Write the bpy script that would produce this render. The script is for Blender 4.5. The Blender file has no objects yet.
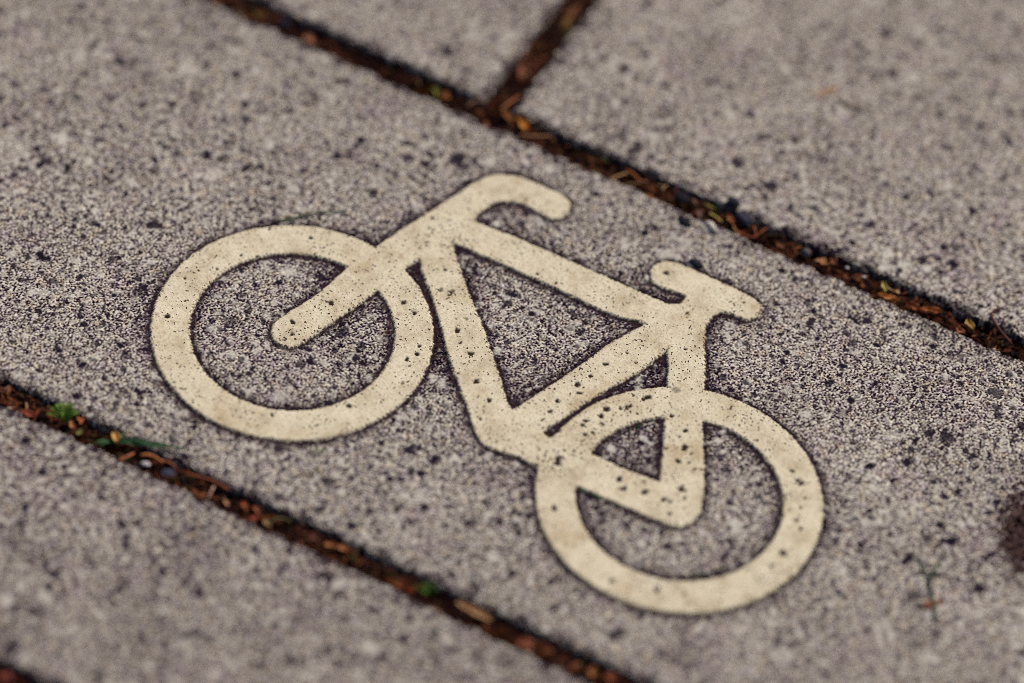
# Bicycle emblem cast into a grey concrete paving slab, photographed from standing height with a long lens.
# World: metres, x along the long joints, y across them, z up; slab tops at z = 0.
import bpy, math, random
import numpy as np
from mathutils import Vector, Matrix

SC = bpy.context.scene
COL = SC.collection
MM = 0.001

# ------------------------------------------------------------------ measured layout (mm)
STAIN=[(191.5, 17.2, 20.5, 0.4, -1.16)]
POLY={'handlebar': [(-63.06, 12.98), (-59.54, 24.99), (-53.14, 43.1), (-48.6, 57.34), (-45.84, 63.64), (-41.9, 67.81), (-34.99, 70.36), (-26.92, 70.76), (-17.64, 70.77), (-14.25, 69.44), (-12.25, 67.25), (-11.58, 63.69), (-12.68, 59.6), (-15.76, 57.69), (-21.22, 58.29), (-27.01, 58.7), (-31.52, 57.9), (-35.23, 55.61), (-37.5, 52.21), (-38.64, 48.65), (-39.4, 43.65), (-39.98, 34.25), (-42.62, 24.2), (-46.71, 16.08), (-48.89, 9.73), (-55.09, 9.8)], 'fork': [(-75.29, -33.51), (-69.32, -15.59), (-67.0, -0.33), (-63.06, 12.98), (-54.13, 22.7), (-46.71, 16.08), (-48.89, 9.73), (-52.06, -4.96), (-54.78, -15.97), (-57.67, -23.76), (-60.01, -31.73), (-62.4, -40.24), (-65.08, -44.04), (-68.53, -45.09), (-72.56, -43.78), (-75.26, -40.56), (-75.99, -37.21)], 'down_tube': [(-46.81, 31.72), (-40.19, 29.06), (-32.36, 20.48), (-24.44, 12.06), (-20.27, 8.56), (-9.3, -2.18), (4.21, -16.56), (11.77, -25.27), (15.14, -27.45), (30.21, -31.42), (43.37, -33.85), (43.12, -44.42), (35.46, -47.02), (34.32, -45.64), (31.91, -45.55), (25.98, -45.53), (19.57, -46.84), (13.83, -47.21), (9.37, -44.17), (-1.09, -33.15), (-10.03, -24.23), (-17.56, -16.47), (-24.99, -7.48), (-33.55, 2.04), (-43.32, 11.49), (-46.71, 16.08), (-51.07, 24.59)], 'top_tube': [(-39.4, 43.65), (-38.08, 42.76), (-22.52, 43.63), (-7.63, 44.11), (12.88, 44.2), (26.03, 44.25), (38.86, 44.42), (49.13, 46.34), (52.54, 35.83), (36.48, 31.97), (28.4, 29.74), (20.79, 28.89), (3.46, 29.52), (0.13, 29.68), (-24.19, 29.42), (-40.19, 29.06), (-43.84, 37.51)], 'seat_tube': [(15.14, -27.45), (18.63, -17.34), (24.17, -1.63), (30.36, 18.39), (36.48, 31.97), (43.05, 46.44), (52.99, 38.84), (49.15, 26.13), (47.64, 19.79), (45.67, 12.1), (42.67, 4.89), (39.39, -2.48), (35.56, -11.76), (33.41, -18.91), (31.91, -23.53), (29.61, -28.1), (29.27, -30.42), (29.91, -31.6), (32.04, -31.88), (34.0, -29.63), (34.77, -24.42), (42.3, -26.65), (50.53, -39.89), (42.07, -42.46), (34.32, -45.64), (20.44, -42.64)], 'saddle': [(38.86, 44.42), (42.83, 46.86), (43.15, 50.93), (37.06, 50.22), (31.27, 49.7), (28.42, 51.28), (26.36, 54.46), (26.05, 58.17), (28.85, 62.14), (34.12, 63.72), (46.28, 63.68), (56.44, 63.54), (64.71, 63.1), (67.82, 61.7), (69.31, 58.75), (69.26, 54.87), (66.32, 51.96), (61.44, 51.71), (57.64, 51.3), (55.79, 48.23), (55.27, 42.98), (57.7, 33.56), (53.6, 33.76), (44.47, 33.6)], 'seat_stay': [(45.85, 31.72), (48.54, 25.75), (53.22, 16.73), (56.3, 10.03), (61.99, -2.47), (68.98, -18.2), (74.08, -29.14), (77.43, -38.97), (86.31, -44.83), (89.66, -43.8), (92.2, -39.7), (92.46, -33.4), (88.92, -24.23), (81.81, -10.36), (74.43, 2.5), (68.59, 15.43), (64.86, 23.88), (58.01, 36.47), (54.63, 44.23), (48.25, 44.14)], 'chain_stay': [(48.22, -30.37), (59.26, -30.4), (74.08, -29.14), (84.76, -26.76), (92.2, -39.7), (89.66, -43.8), (86.31, -44.83), (78.8, -45.32), (67.29, -45.67), (50.36, -46.21), (44.17, -46.37), (42.32, -31.88)]}
SYMSPOT=[(-18.7, -6.3, 1.06), (-15.1, -10.7, 0.46), (-9.6, -12.7, 1.13), (-35.8, -7.0, 1.06), (-26.8, -19.5, 0.71), (-25.6, -23.0, 0.71), (-27.5, -26.9, 0.88), (-25.3, -29.3, 0.53), (-23.6, -37.4, 0.88), (-9.1, -23.1, 0.46), (-1.9, -23.0, 1.06), (6.2, -28.2, 0.88), (7.6, -37.4, 0.53), (29.3, -6.0, 1.06), (31.6, -8.8, 0.71), (31.3, 0.0, 0.53), (33.2, 7.7, 0.78), (42.1, 13.7, 0.53), (26.7, -16.1, 0.88), (26.8, -21.4, 0.71), (26.3, -26.4, 0.53), (43.1, -10.3, 1.06), (43.1, -14.0, 1.06), (39.4, -19.0, 0.88), (39.3, -21.1, 0.88), (42.3, -24.5, 0.88), (44.3, -22.3, 0.71), (47.1, -7.3, 0.78), (49.7, -4.7, 0.71), (48.7, -5.8, 0.53), (53.2, 2.2, 1.24), (52.1, 0.5, 0.71), (48.5, -0.1, 0.53), (39.2, -38.5, 1.41), (39.9, -40.7, 1.24), (-41.1, -4.8, 0.88), (71.4, -4.6, 0.71), (70.8, -8.1, 0.53), (74.6, -11.6, 1.24), (75.5, -17.9, 1.06), (77.9, -12.7, 0.53), (61.6, -35.7, 1.13), (64.0, -39.4, 0.92), (65.0, -38.3, 0.71), (72.0, -36.1, 1.13), (82.4, -28.2, 1.34), (79.3, -35.8, 1.06), (81.0, -35.3, 0.88), (84.8, -31.4, 0.71), (83.6, -40.3, 0.71), (87.5, -42.6, 0.53), (48.4, -58.7, 1.24), (42.4, -32.9, 0.53), (80.4, 12.5, 0.53), (80.3, 13.5, 0.53), (111.5, -1.1, 0.78), (116.4, -3.8, 1.41), (114.8, -3.8, 0.71), (120.7, -9.5, 0.53), (121.2, -14.3, 0.57), (122.4, -19.8, 0.57), (125.3, -22.6, 0.71), (124.7, -35.2, 1.41), (123.7, -42.4, 0.78), (95.0, -71.9, 1.24), (103.9, -68.4, 0.71), (80.0, -76.4, 0.88), (114.3, -20.6, 0.46), (-99.7, 0.5, 0.53), (-84.6, 4.4, 0.71), (-96.7, -13.1, 0.53), (-101.8, -15.7, 0.53), (-105.7, -25.9, 0.64), (-113.1, -35.7, 0.53), (-107.7, -44.7, 0.53), (-109.5, -54.0, 0.88), (-70.5, -33.3, 0.88), (-63.2, -18.4, 0.88), (-52.3, 35.7, 0.64), (-29.4, 8.5, 1.06), (-29.3, 6.9, 0.64), (-36.2, 16.4, 0.53), (-19.5, -5.7, 0.71), (0.3, 31.7, 0.71), (-55.2, 9.2, 0.42), (-7.3, 32.1, 0.42), (-34.3, -56.1, 0.88), (-55.1, -73.6, 0.71), (-67.7, -38.1, 0.78), (-39.5, -69.4, 0.53), (32.0, 56.8, 1.06), (47.1, 44.0, 0.71), (54.2, 28.7, 0.53), (33.5, 7.9, 0.88), (64.1, -1.2, 0.71), (51.1, -17.1, 0.42)]
SPOT=[(2.7, -60.8, 2.47), (-75.6, -92.0, 1.41), (-100.8, -88.5, 1.24), (-96.8, -86.5, 1.06), (25.6, 83.3, 1.77), (27.0, 83.0, 1.59), (58.9, 189.3, 2.47), (95.2, 199.9, 1.77), (82.9, 179.7, 1.77), (110.3, 180.8, 2.12), (42.3, 140.4, 1.59), (60.4, 207.8, 2.12), (87.9, 216.4, 2.12), (79.8, 238.3, 2.12), (42.0, 195.7, 1.41), (44.2, 188.6, 1.77), (42.4, 223.5, 2.12), (77.7, 201.0, 1.77), (-187.7, 42.9, 2.47), (-186.9, 56.5, 1.59), (-148.4, 59.6, 1.94), (-214.6, 59.2, 1.77), (-159.6, 24.9, 1.24), (-171.0, 15.5, 1.41), (-137.1, 19.8, 2.12), (-131.8, 20.8, 1.59), (-121.8, 21.7, 1.77), (-185.7, -15.6, 2.12), (-176.5, -12.7, 2.12), (-166.1, 60.5, 1.41), (-160.6, 34.3, 1.77), (-133.2, 29.7, 1.06), (-115.0, 76.8, 1.77), (-112.2, 77.9, 1.77), (-138.5, 48.6, 2.12), (-96.9, 44.7, 1.77), (-93.2, 55.7, 1.77), (-78.2, 63.3, 1.77), (-74.3, 69.8, 1.59), (-63.7, 58.3, 1.24), (-67.6, 62.3, 1.77), (-81.9, 47.6, 1.41), (-88.2, 111.5, 2.83), (-37.1, 139.7, 1.94), (-27.8, 138.3, 2.47), (-11.1, 139.1, 1.77), (-24.8, 149.2, 1.77), (-5.4, 104.3, 2.12), (5.5, 111.1, 1.41), (5.1, 103.9, 1.41), (1.3, 105.0, 1.41), (-68.8, -148.9, 1.94), (-70.5, -138.3, 1.59), (-79.5, -187.8, 2.12), (-78.9, -205.0, 2.47), (-37.7, -153.4, 1.77), (-23.8, -168.1, 1.94), (-29.1, -168.4, 1.77), (-52.3, -151.9, 1.77), (-83.2, -171.2, 2.12), (-60.8, -164.5, 1.77), (-87.5, -168.8, 1.59), (-86.8, -135.1, 1.41), (-74.9, -141.5, 2.12), (-106.6, -152.2, 2.12), (-109.8, -136.3, 2.12), (-122.0, -127.1, 1.77), (-123.0, -87.7, 1.41), (-117.2, -101.6, 1.77), (133.9, 15.2, 1.77), (143.5, 13.7, 1.59), (142.1, -2.6, 1.41), (162.1, 16.8, 1.59), (178.6, 24.3, 1.77), (172.5, 0.5, 2.12), (145.8, -17.3, 1.59), (165.9, 4.7, 1.59), (163.1, -14.3, 2.47), (173.2, -16.3, 1.77), (189.2, -13.1, 2.47), (26.0, -80.0, 1.77), (43.3, -74.6, 1.59), (41.9, -102.6, 1.94), (62.3, -86.7, 1.77), (90.8, -96.2, 2.12), (92.6, -93.7, 2.12), (8.4, -92.8, 1.06), (1.5, -69.3, 1.77), (-1.6, -70.2, 1.06), (-6.5, -76.8, 1.59), (-2.8, -75.0, 1.24), (9.8, -81.3, 1.77), (-5.2, -92.4, 1.41), (-20.4, -121.5, 1.77), (-5.5, -124.9, 1.77), (-3.0, -124.4, 1.77), (-37.9, -153.1, 1.77), (5.8, 111.3, 1.41), (29.9, 117.5, 1.59), (46.4, 115.6, 1.41), (55.8, 138.8, 1.06), (49.6, 135.5, 1.06), (80.4, 137.8, 1.59), (56.0, 109.5, 1.59), (64.5, 113.0, 1.06), (50.8, 124.1, 1.59), (82.5, 106.0, 1.41), (75.1, 99.7, 1.24), (112.1, 121.4, 1.77), (118.1, 115.5, 2.12), (108.0, 111.5, 2.12), (115.6, 80.6, 1.41), (129.1, 76.4, 1.59), (116.1, 109.8, 1.24), (97.8, 122.8, 1.41), (127.9, 143.6, 1.41), (113.4, 142.7, 2.12), (76.7, 81.6, 0.88), (67.0, 80.1, 1.41), (70.3, 81.6, 1.06), (99.8, 73.1, 1.77), (97.6, 73.4, 1.41), (85.0, 69.0, 1.41), (111.6, 66.7, 1.41), (80.0, 53.3, 1.06), (86.2, 41.8, 1.41), (85.6, 46.9, 1.06), (105.2, 51.4, 1.41), (106.8, 47.4, 1.06), (103.6, 41.7, 1.24), (76.5, 20.8, 1.24), (80.9, 17.6, 1.24), (114.8, 39.0, 1.59), (92.4, 58.1, 1.06), (60.8, -16.9, 1.41), (87.6, -9.4, 1.41), (87.4, -7.5, 1.06), (60.4, -50.4, 1.41), (63.3, -52.2, 1.41), (89.8, -52.4, 1.77), (-84.1, -19.8, 1.24), (-90.6, -24.9, 1.06), (-98.2, -21.8, 1.41), (-78.2, -44.6, 1.06), (-55.9, -45.9, 1.24), (-61.8, -51.7, 1.24), (-59.1, -49.5, 0.71), (-40.3, -36.4, 1.24), (-58.9, -40.8, 1.06), (-73.8, -63.9, 1.41), (-80.5, -69.6, 1.06), (-0.4, 14.8, 1.41), (-26.3, 21.4, 1.06), (-110.4, -57.3, 1.24), (-118.2, -59.9, 1.06), (-162.6, -53.2, 2.12), (-159.7, -52.5, 1.41)]
PALE=[(-97.7, -22.6, 1.77), (-109.6, -124.3, 2.12), (45.9, 104.4, 1.77), (41.9, 100.2, 1.77), (33.1, 98.2, 1.77), (59.6, -14.5, 1.41), (53.3, -25.1, 1.77), (86.6, -5.9, 1.41), (-61.4, -191.0, 1.41), (94.9, -68.9, 2.12), (114.4, -76.9, 1.77), (70.4, -106.1, 2.12), (74.9, -110.8, 2.12), (103.8, 106.1, 2.12), (96.4, 107.2, 2.12), (98.2, 101.0, 1.77), (102.2, 105.2, 1.41)]
BITS=[('dry_leaf', 'leaf scrap', 'dark rust leaf scrap in the upper joint at the very top left end', 'leaf', (0.09, 0.032, 0.02), [(-171.07, 92.11), (-162.31, 91.91)], -2, 3.5, 0.6),
('dry_leaf', 'leaf scrap', 'ochre brown leaf scrap in the upper joint, second from its top left end', 'leaf', (0.24, 0.11, 0.03), [(-160.55, 93.4), (-154.07, 92.57)], -2, 4.2, 0.6),
('pebble', 'pebble', 'blue black pebble in the upper joint between two brown leaf scraps', 'pebble', (0.02, 0.02, 0.035), [(-147.89, 93.92)], -3, (3.2, 2.2, 1.6, 0, 3), 0.3),
('dry_leaf', 'leaf scrap', 'reddish tan leaf scrap in the upper joint left of the long black gap', 'leaf', (0.36, 0.15, 0.08), [(-137.97, 91.63), (-131.08, 90.05)], -2, 4, 0.6),
('dry_leaf', 'leaf scrap', 'small olive green leaf scrap in the upper joint just left of the cross joint', 'leaf', (0.19, 0.19, 0.04), [(-84.72, 94.68), (-80.66, 90.52)], -2, 3, 0.6),
('dry_leaf', 'leaf scrap', 'brown curled leaf scrap beside the olive green one near the cross joint', 'leaf', (0.25, 0.09, 0.03), [(-80.85, 92.3), (-75.17, 92.79)], -2, 3.4, 0.6),
('twig', 'twig', 'brown bent twig lying where the cross joint meets the upper joint', 'needle', (0.22, 0.12, 0.08), [(-68.78, 91.82), (-67.56, 94.94), (-64.27, 98.17)], -1.5, 1.0, 0.6),
('twig', 'twig', 'rust brown twig slanting up into the mouth of the cross joint', 'needle', (0.33, 0.13, 0.06), [(-57.2, 96.7), (-56.13, 100.91), (-54.6, 106.6)], -1, 1.2, 0.6),
('pine_needle', 'pine needle', 'thin reddish needle lying flat across the mouth of the cross joint', 'needle', (0.2, 0.055, 0.025), [(-63.04, 101.3), (-59.18, 101.93), (-57.14, 104.38)], -1.5, 0.7, 0.6),
('dry_leaf', 'leaf scrap', 'bright orange rounded leaf scrap below the mouth of the cross joint', 'leaf', (0.55, 0.22, 0.04), [(-50.28, 96.75), (-43.16, 92.04)], -1, 4, 0.8),
('dry_leaf', 'leaf scrap', 'dull orange brown leaf strip left of the bright orange scrap', 'leaf', (0.28, 0.11, 0.04), [(-56.82, 97.28), (-49.12, 93.05)], -1.5, 3, 0.6),
('pine_needle', 'pine needle', 'straight tan needle pointing right from the bright orange scrap', 'needle', (0.4, 0.2, 0.1), [(-45.51, 89.06), (-40.97, 90.71), (-34.95, 95.03)], -0.8, 0.8, 0.6),
('pine_needle', 'pine needle', 'pale tan needle lying almost level beside the handlebar side of the joint', 'needle', (0.42, 0.24, 0.11), [(-6.63, 87.05), (-4.83, 89.89), (-2.94, 93.37)], -0.8, 0.9, 0.6),
('pine_needle', 'pine needle', 'orange tan needle slanting down and touching the pale level needle', 'needle', (0.3, 0.095, 0.03), [(-3.94, 94.49), (-0.61, 93.66), (3.48, 92.16)], -0.8, 1.1, 0.6),
('pine_needle', 'pine needle', 'thin olive needle below the pair of crossed tan needles', 'needle', (0.2, 0.13, 0.06), [(-1.27, 87.91), (2.23, 90.66), (5.29, 94.28)], -1.2, 0.6, 0.6),
('pine_needle', 'pine needle', 'short yellowish sliver standing in the dark part of the upper joint', 'needle', (0.42, 0.24, 0.11), [(11.98, 92.46), (11.93, 94.15), (12.18, 96.03)], -1, 0.7, 0.6),
('pine_needle', 'pine needle', 'short brown needle left of the yellowish sliver in the upper joint', 'needle', (0.3, 0.14, 0.07), [(2.7, 91.31), (4.03, 92.71), (5.59, 93.67)], -1, 0.7, 0.6),
('pebble', 'pebble', 'large black pebble sunk in the upper joint left of the yellow grass', 'pebble', (0.016, 0.015, 0.024), [(18.88, 95.39)], -3, (5.0, 2.8, 2, -20, 5), 0.3),
('dry_leaf', 'leaf scrap', 'small curved brown leaf scrap right of the large sunk black pebble', 'leaf', (0.2, 0.1, 0.08), [(22.92, 95.73), (26.06, 93.21)], -1, 1.6, 0.6),
('dry_leaf', 'leaf scrap', 'grey brown wedge of bark on the slab edge left of the white chip', 'leaf', (0.2, 0.12, 0.1), [(27.23, 90.49), (30.92, 88.41)], -0.6, 3, 0.6),
('grass_straw', 'straw', 'yellow straw of grass above the white chip', 'needle', (0.5, 0.4, 0.1), [(31.65, 91.61), (34.93, 90.79), (37.67, 90.21)], -0.6, 0.9, 0.6),
('grass_straw', 'straw', 'short green yellow straw of grass above the longer yellow one', 'needle', (0.28, 0.25, 0.06), [(28.27, 95.09), (30.18, 94.55), (32.49, 94.84)], -1, 0.8, 0.6),
('dry_leaf', 'leaf scrap', 'orange spoon shaped leaf scrap right of the yellow straw', 'leaf', (0.48, 0.19, 0.08), [(37.48, 93.95), (42.13, 90.77)], -0.3, 2.6, 0.9),
('leaf_stalk', 'stalk', 'thin orange stalk trailing down from the spoon shaped leaf scrap', 'needle', (0.4, 0.16, 0.06), [(41.74, 91.02), (43.46, 89.25), (46.1, 88.05)], -0.6, 0.8, 0.6),
('pebble', 'pebble', 'dark slate pebble on the slab edge, upper of the two touching pebbles', 'pebble', (0.03, 0.03, 0.048), [(37.35, 99.38)], 0.8, (2.9, 2.4, 2.2, 15, 7), 0.3),
('pebble', 'pebble', 'dark slate pebble with flat top, lower and larger of the two touching pebbles', 'pebble', (0.036, 0.035, 0.055), [(43.97, 95.39)], -0.2, (3.6, 3.0, 2.6, -30, 9), 0.3),
('twig', 'twig', 'reddish twig curving under the lower slate pebble', 'needle', (0.2, 0.055, 0.025), [(44.76, 89.13), (48.64, 88.69), (51.03, 89.6), (52.02, 92.47)], -0.8, 1.0, 0.6),
('twig', 'twig', 'thin red brown twig rising right of the lower slate pebble', 'needle', (0.2, 0.055, 0.025), [(50.69, 88.62), (52.17, 92.93), (53.04, 96.87)], -0.6, 0.9, 0.6),
('twig', 'twig', 'short red twig end standing beside the lower slate pebble', 'needle', (0.3, 0.1, 0.05), [(48.16, 94.42), (49.88, 92.64), (51.27, 90.68)], -0.6, 0.8, 0.6),
('dry_leaf', 'leaf scrap', 'dull pink brown leaf scrap in the mossy stretch of the upper joint', 'leaf', (0.26, 0.11, 0.06), [(57.88, 92.72), (62.39, 91.15)], -2, 2.6, 0.6),
('pebble', 'pebble', 'grey violet pebble between leaf scraps in the right half of the upper joint', 'pebble', (0.1, 0.09, 0.11), [(70.12, 93.74)], -1.6, (2.3, 1.8, 1.6, 0, 11), 0.3),
('dry_leaf', 'leaf scrap', 'tan brown leaf scrap right of the grey violet pebble', 'leaf', (0.36, 0.17, 0.08), [(74.42, 91.9), (80.23, 92.41)], -1.2, 4, 0.4),
('dry_leaf', 'leaf scrap', 'small rust leaf scrap lying right of the tan brown one', 'leaf', (0.3, 0.11, 0.06), [(78.96, 96.08), (82.57, 94.01)], -1.4, 3, 0.6),
('pebble', 'pebble', 'tiny white chip in the black part of the upper joint', 'pebble', (0.5, 0.48, 0.44), [(86.17, 94.6)], -1, (0.9, 0.6, 0.5, 0, 13), 0.3),
('pebble', 'pebble', 'tiny white chip farther right in the black part of the upper joint', 'pebble', (0.55, 0.53, 0.5), [(93.32, 93.97)], -1, (0.9, 0.6, 0.5, 30, 14), 0.3),
('dry_leaf', 'leaf scrap', 'yellow green papery leaf scrap standing above the orange one', 'leaf', (0.42, 0.36, 0.12), [(100.11, 95.0), (103.48, 90.61)], -0.2, 2.6, 0.8),
('dry_leaf', 'leaf scrap', 'bright orange leaf scrap with pale edge on the near side of the upper joint', 'leaf', (0.58, 0.23, 0.07), [(100.76, 87.84), (109.02, 90.16)], -0.6, 2.8, 0.9),
('seed_husk', 'husk', 'small cream coloured seed husk right of the yellow green scrap', 'leaf', (0.6, 0.42, 0.25), [(106.2, 94.0), (107.98, 92.97)], -0.4, 1.4, 0.5),
('dry_leaf', 'leaf scrap', 'rust orange leaf scrap right of the bright orange one', 'leaf', (0.3, 0.095, 0.03), [(111.01, 90.67), (117.65, 89.78)], -1, 3.2, 0.9),
('dry_leaf', 'leaf scrap', 'orange brown folded leaf scrap, right of the rust orange one', 'leaf', (0.42, 0.15, 0.05), [(116.92, 89.88), (124.92, 92.95)], -0.9, 3.6, 0.9),
('dry_leaf', 'leaf scrap', 'golden brown curled leaf scrap near the right end of the upper joint', 'leaf', (0.4, 0.24, 0.07), [(134.04, 95.21), (138.63, 91.36)], -1, 3.4, 0.9),
('dry_leaf', 'leaf scrap', 'reddish leaf scrap just left of the golden brown curled one', 'leaf', (0.32, 0.12, 0.06), [(131.56, 90.03), (135.96, 88.96)], -1, 3, 0.6),
('twig', 'twig', 'dark bent twig leaning out of the joint at the right edge', 'needle', (0.1, 0.035, 0.03), [(152.83, 92.25), (146.57, 95.53), (141.72, 99.15), (140.63, 102.34), (142.71, 106.39)], 0.3, 1.3, 0.6),
('dry_leaf', 'leaf scrap', 'brown leaf scrap at the top end of the cross joint', 'leaf', (0.17, 0.07, 0.03), [(-57.14, 151.28), (-57.53, 162.08)], -2, 4, 0.6),
('dry_leaf', 'leaf scrap', 'ochre brown leaf scrap in the upper half of the cross joint', 'leaf', (0.21, 0.11, 0.04), [(-57.73, 145.35), (-57.45, 153.0)], -2, 4, 0.6),
('dry_leaf', 'leaf scrap', 'reddish leaf scrap in the lower half of the cross joint', 'leaf', (0.26, 0.09, 0.05), [(-58.67, 114.06), (-60.4, 123.84)], -2, 3.4, 0.6),
('dry_leaf', 'leaf scrap', 'dark red leaf scrap along the right side of the cross joint', 'leaf', (0.12, 0.03, 0.02), [(-57.39, 120.43), (-57.64, 127.17)], -2, 3, 0.6),
('dry_leaf', 'leaf scrap', 'dull brown leaf scrap at the left end of the lower joint', 'leaf', (0.2, 0.085, 0.05), [(-142.02, -112.72), (-138.91, -108.89)], -2, 4, 0.6),
('dry_leaf', 'leaf scrap', 'red brown leaf strip on the near side of the lower joint left of the seedling', 'leaf', (0.32, 0.08, 0.05), [(-131.51, -117.01), (-125.28, -115.64)], -1.2, 2.6, 0.6),
('bud_scale', 'bud scale', 'orange bud scale, left of the two under the green seedling', 'leaf', (0.5, 0.22, 0.09), [(-113.37, -111.5), (-111.11, -114.25)], -0.5, 2.4, 0.8),
('bud_scale', 'bud scale', 'orange bud scale, right of the two under the green seedling', 'leaf', (0.42, 0.13, 0.05), [(-112.28, -108.58), (-109.38, -111.25)], -0.5, 2.6, 0.8),
('dry_leaf', 'leaf scrap', 'pale green leaf scrap below the two orange bud scales', 'leaf', (0.28, 0.27, 0.09), [(-109.84, -114.75), (-107.2, -113.86)], -1, 2.6, 0.6),
('seed_husk', 'husk', 'golden husk with two rounded halves in the lower joint beside the grass blades', 'leaf', (0.62, 0.34, 0.11), [(-97.89, -108.48), (-94.38, -111.72)], -0.2, 3.2, 1),
('pine_needle', 'pine needle', 'rust coloured needle poking out over the near slab left of the white chip', 'needle', (0.42, 0.14, 0.07), [(-89.93, -118.26), (-88.57, -115.88), (-87.38, -112.55)], -0.2, 1.2, 0.6),
('pebble', 'pebble', 'white chip in the lower joint under the arching rust needle', 'pebble', (0.5, 0.46, 0.46), [(-81.75, -113.87)], -1.2, (1.9, 1.1, 0.8, 25, 15), 0.3),
('pine_needle', 'pine needle', 'long rust needle arching above the white chip in the lower joint', 'needle', (0.42, 0.15, 0.05), [(-85.24, -112.1), (-82.08, -110.68), (-78.82, -110.76), (-76.66, -111.0)], -0.4, 1.3, 0.6),
('pine_needle', 'pine needle', 'dark red needle continuing right of the arching rust needle', 'needle', (0.3, 0.1, 0.05), [(-78.27, -110.33), (-74.42, -110.05), (-71.23, -110.69)], -0.5, 1.0, 0.6),
('pebble', 'pebble', 'blue grey pebble in the lower joint right of the white chip', 'pebble', (0.055, 0.056, 0.085), [(-73.58, -112.74)], -2.6, (3.0, 2.2, 1.5, 20, 17), 0.3),
('pine_needle', 'pine needle', 'long red brown needle lying along the far side of the lower joint', 'needle', (0.3, 0.09, 0.045), [(-66.84, -110.68), (-62.42, -110.04), (-57.42, -109.05), (-50.94, -109.21)], -0.4, 1.0, 0.6),
('twig', 'twig', 'short pale pinkish twig hanging from the long red brown needle', 'needle', (0.46, 0.26, 0.2), [(-56.48, -110.63), (-55.78, -113.8), (-55.32, -116.59)], -0.3, 1.0, 0.6),
('dry_leaf', 'leaf scrap', 'small pale orange chip right of the short pinkish twig', 'leaf', (0.46, 0.24, 0.14), [(-51.36, -112.84), (-47.97, -115.2)], -1, 1.8, 0.5),
('dry_leaf', 'leaf scrap', 'orange red leaf scrap, left of the pair right of the pale chip', 'leaf', (0.36, 0.1, 0.04), [(-45.01, -110.68), (-41.44, -113.6)], -1, 2.4, 0.8),
('dry_leaf', 'leaf scrap', 'rust leaf scrap, right of the pair right of the pale chip', 'leaf', (0.36, 0.12, 0.05), [(-40.87, -111.11), (-36.94, -113.01)], -1, 2.4, 0.8),
('dry_leaf', 'leaf scrap', 'round red leaf scrap on the near edge of the lower joint', 'leaf', (0.42, 0.09, 0.06), [(-39.38, -115.49), (-36.94, -115.22)], -0.8, 2.4, 0.3),
('grass_stalk', 'stalk', 'olive grass stalk lying in the lower joint right of the red scrap', 'needle', (0.14, 0.11, 0.05), [(-32.83, -114.29), (-30.21, -110.65), (-26.05, -109.64)], -1.2, 0.9, 0.6),
('dry_leaf', 'leaf scrap', 'dark red brown leaf scrap left of the orange splinter in the lower joint', 'leaf', (0.17, 0.06, 0.045), [(-18.32, -112.41), (-12.76, -111.79)], -1.5, 4, 0.6),
('bark_splinter', 'bark splinter', 'long orange splinter of bark in the lower joint', 'leaf', (0.52, 0.2, 0.08), [(-11.91, -112.54), (-1.68, -110.73)], -0.6, 2.4, 0.7),
('dry_leaf', 'leaf scrap', 'red brown leaf scrap left of the green moss tuft in the lower joint', 'leaf', (0.24, 0.07, 0.03), [(12.72, -114.14), (21.83, -113.88)], -1.2, 4, 0.6),
('dry_leaf', 'leaf scrap', 'dark red leaf scrap touching the green moss tuft', 'leaf', (0.18, 0.03, 0.015), [(20.39, -114.41), (25.21, -113.87)], -1.2, 3, 0.6),
('seed_husk', 'husk', 'tan boat shaped husk in the lower joint right of the green moss tuft', 'leaf', (0.52, 0.3, 0.15), [(39.3, -111.64), (53.35, -112.39)], 0.2, 3.0, 1),
('dry_leaf', 'leaf scrap', 'red brown leaf scrap under the tan boat shaped husk', 'leaf', (0.28, 0.1, 0.05), [(39.5, -113.43), (47.29, -114.94)], -1.6, 3, 0.6),
('dry_leaf', 'leaf scrap', 'dull red leaf scrap in the lower joint right of the tan husk', 'leaf', (0.34, 0.11, 0.06), [(63.47, -114.1), (71.14, -114.51)], -1.2, 4, 0.6),
('dry_leaf', 'leaf scrap', 'orange brown leaf scrap near the bottom end of the lower joint', 'leaf', (0.36, 0.15, 0.05), [(89.26, -112.85), (94.66, -112.24)], -1.2, 4, 0.6),
('dry_leaf', 'leaf scrap', 'reddish leaf scrap at the bottom end of the lower joint', 'leaf', (0.36, 0.1, 0.05), [(95.81, -112.28), (101.2, -111.67)], -1.2, 4, 0.6),
('dry_leaf', 'leaf scrap', 'red brown leaf scrap in the joint at the bottom left corner', 'leaf', (0.25, 0.07, 0.05), [(-77.42, -216.33), (-70.61, -215.49)], -1.2, 5, 0.6),
('pebble', 'pebble', 'flat black oval pebble lying beside the saddle of the bicycle sign', 'pebble', (0.014, 0.015, 0.03), [(38.99, 66.76)], 0.5, (3.1, 1.5, 0.8, -2, 19), 0.3),
('pebble', 'pebble', 'jagged black chip on the paving between upper joint and saddle', 'pebble', (0.016, 0.016, 0.026), [(26.35, 82.63)], 0.5, (3.4, 1.5, 0.9, -22, 21), 0.5),
('pebble', 'pebble', 'white elongated chip on the slab edge below the yellow straw', 'pebble', (0.62, 0.57, 0.5), [(36.06, 85.13)], 0.6, (3.2, 1.5, 1.2, -30, 23), 0.3),
('pebble', 'pebble', 'small white chip on the slab edge left of the slate pebbles', 'pebble', (0.5, 0.46, 0.4), [(32.98, 98.45)], 0.2, (1.9, 1.4, 1.1, 0, 24), 0.3),
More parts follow.
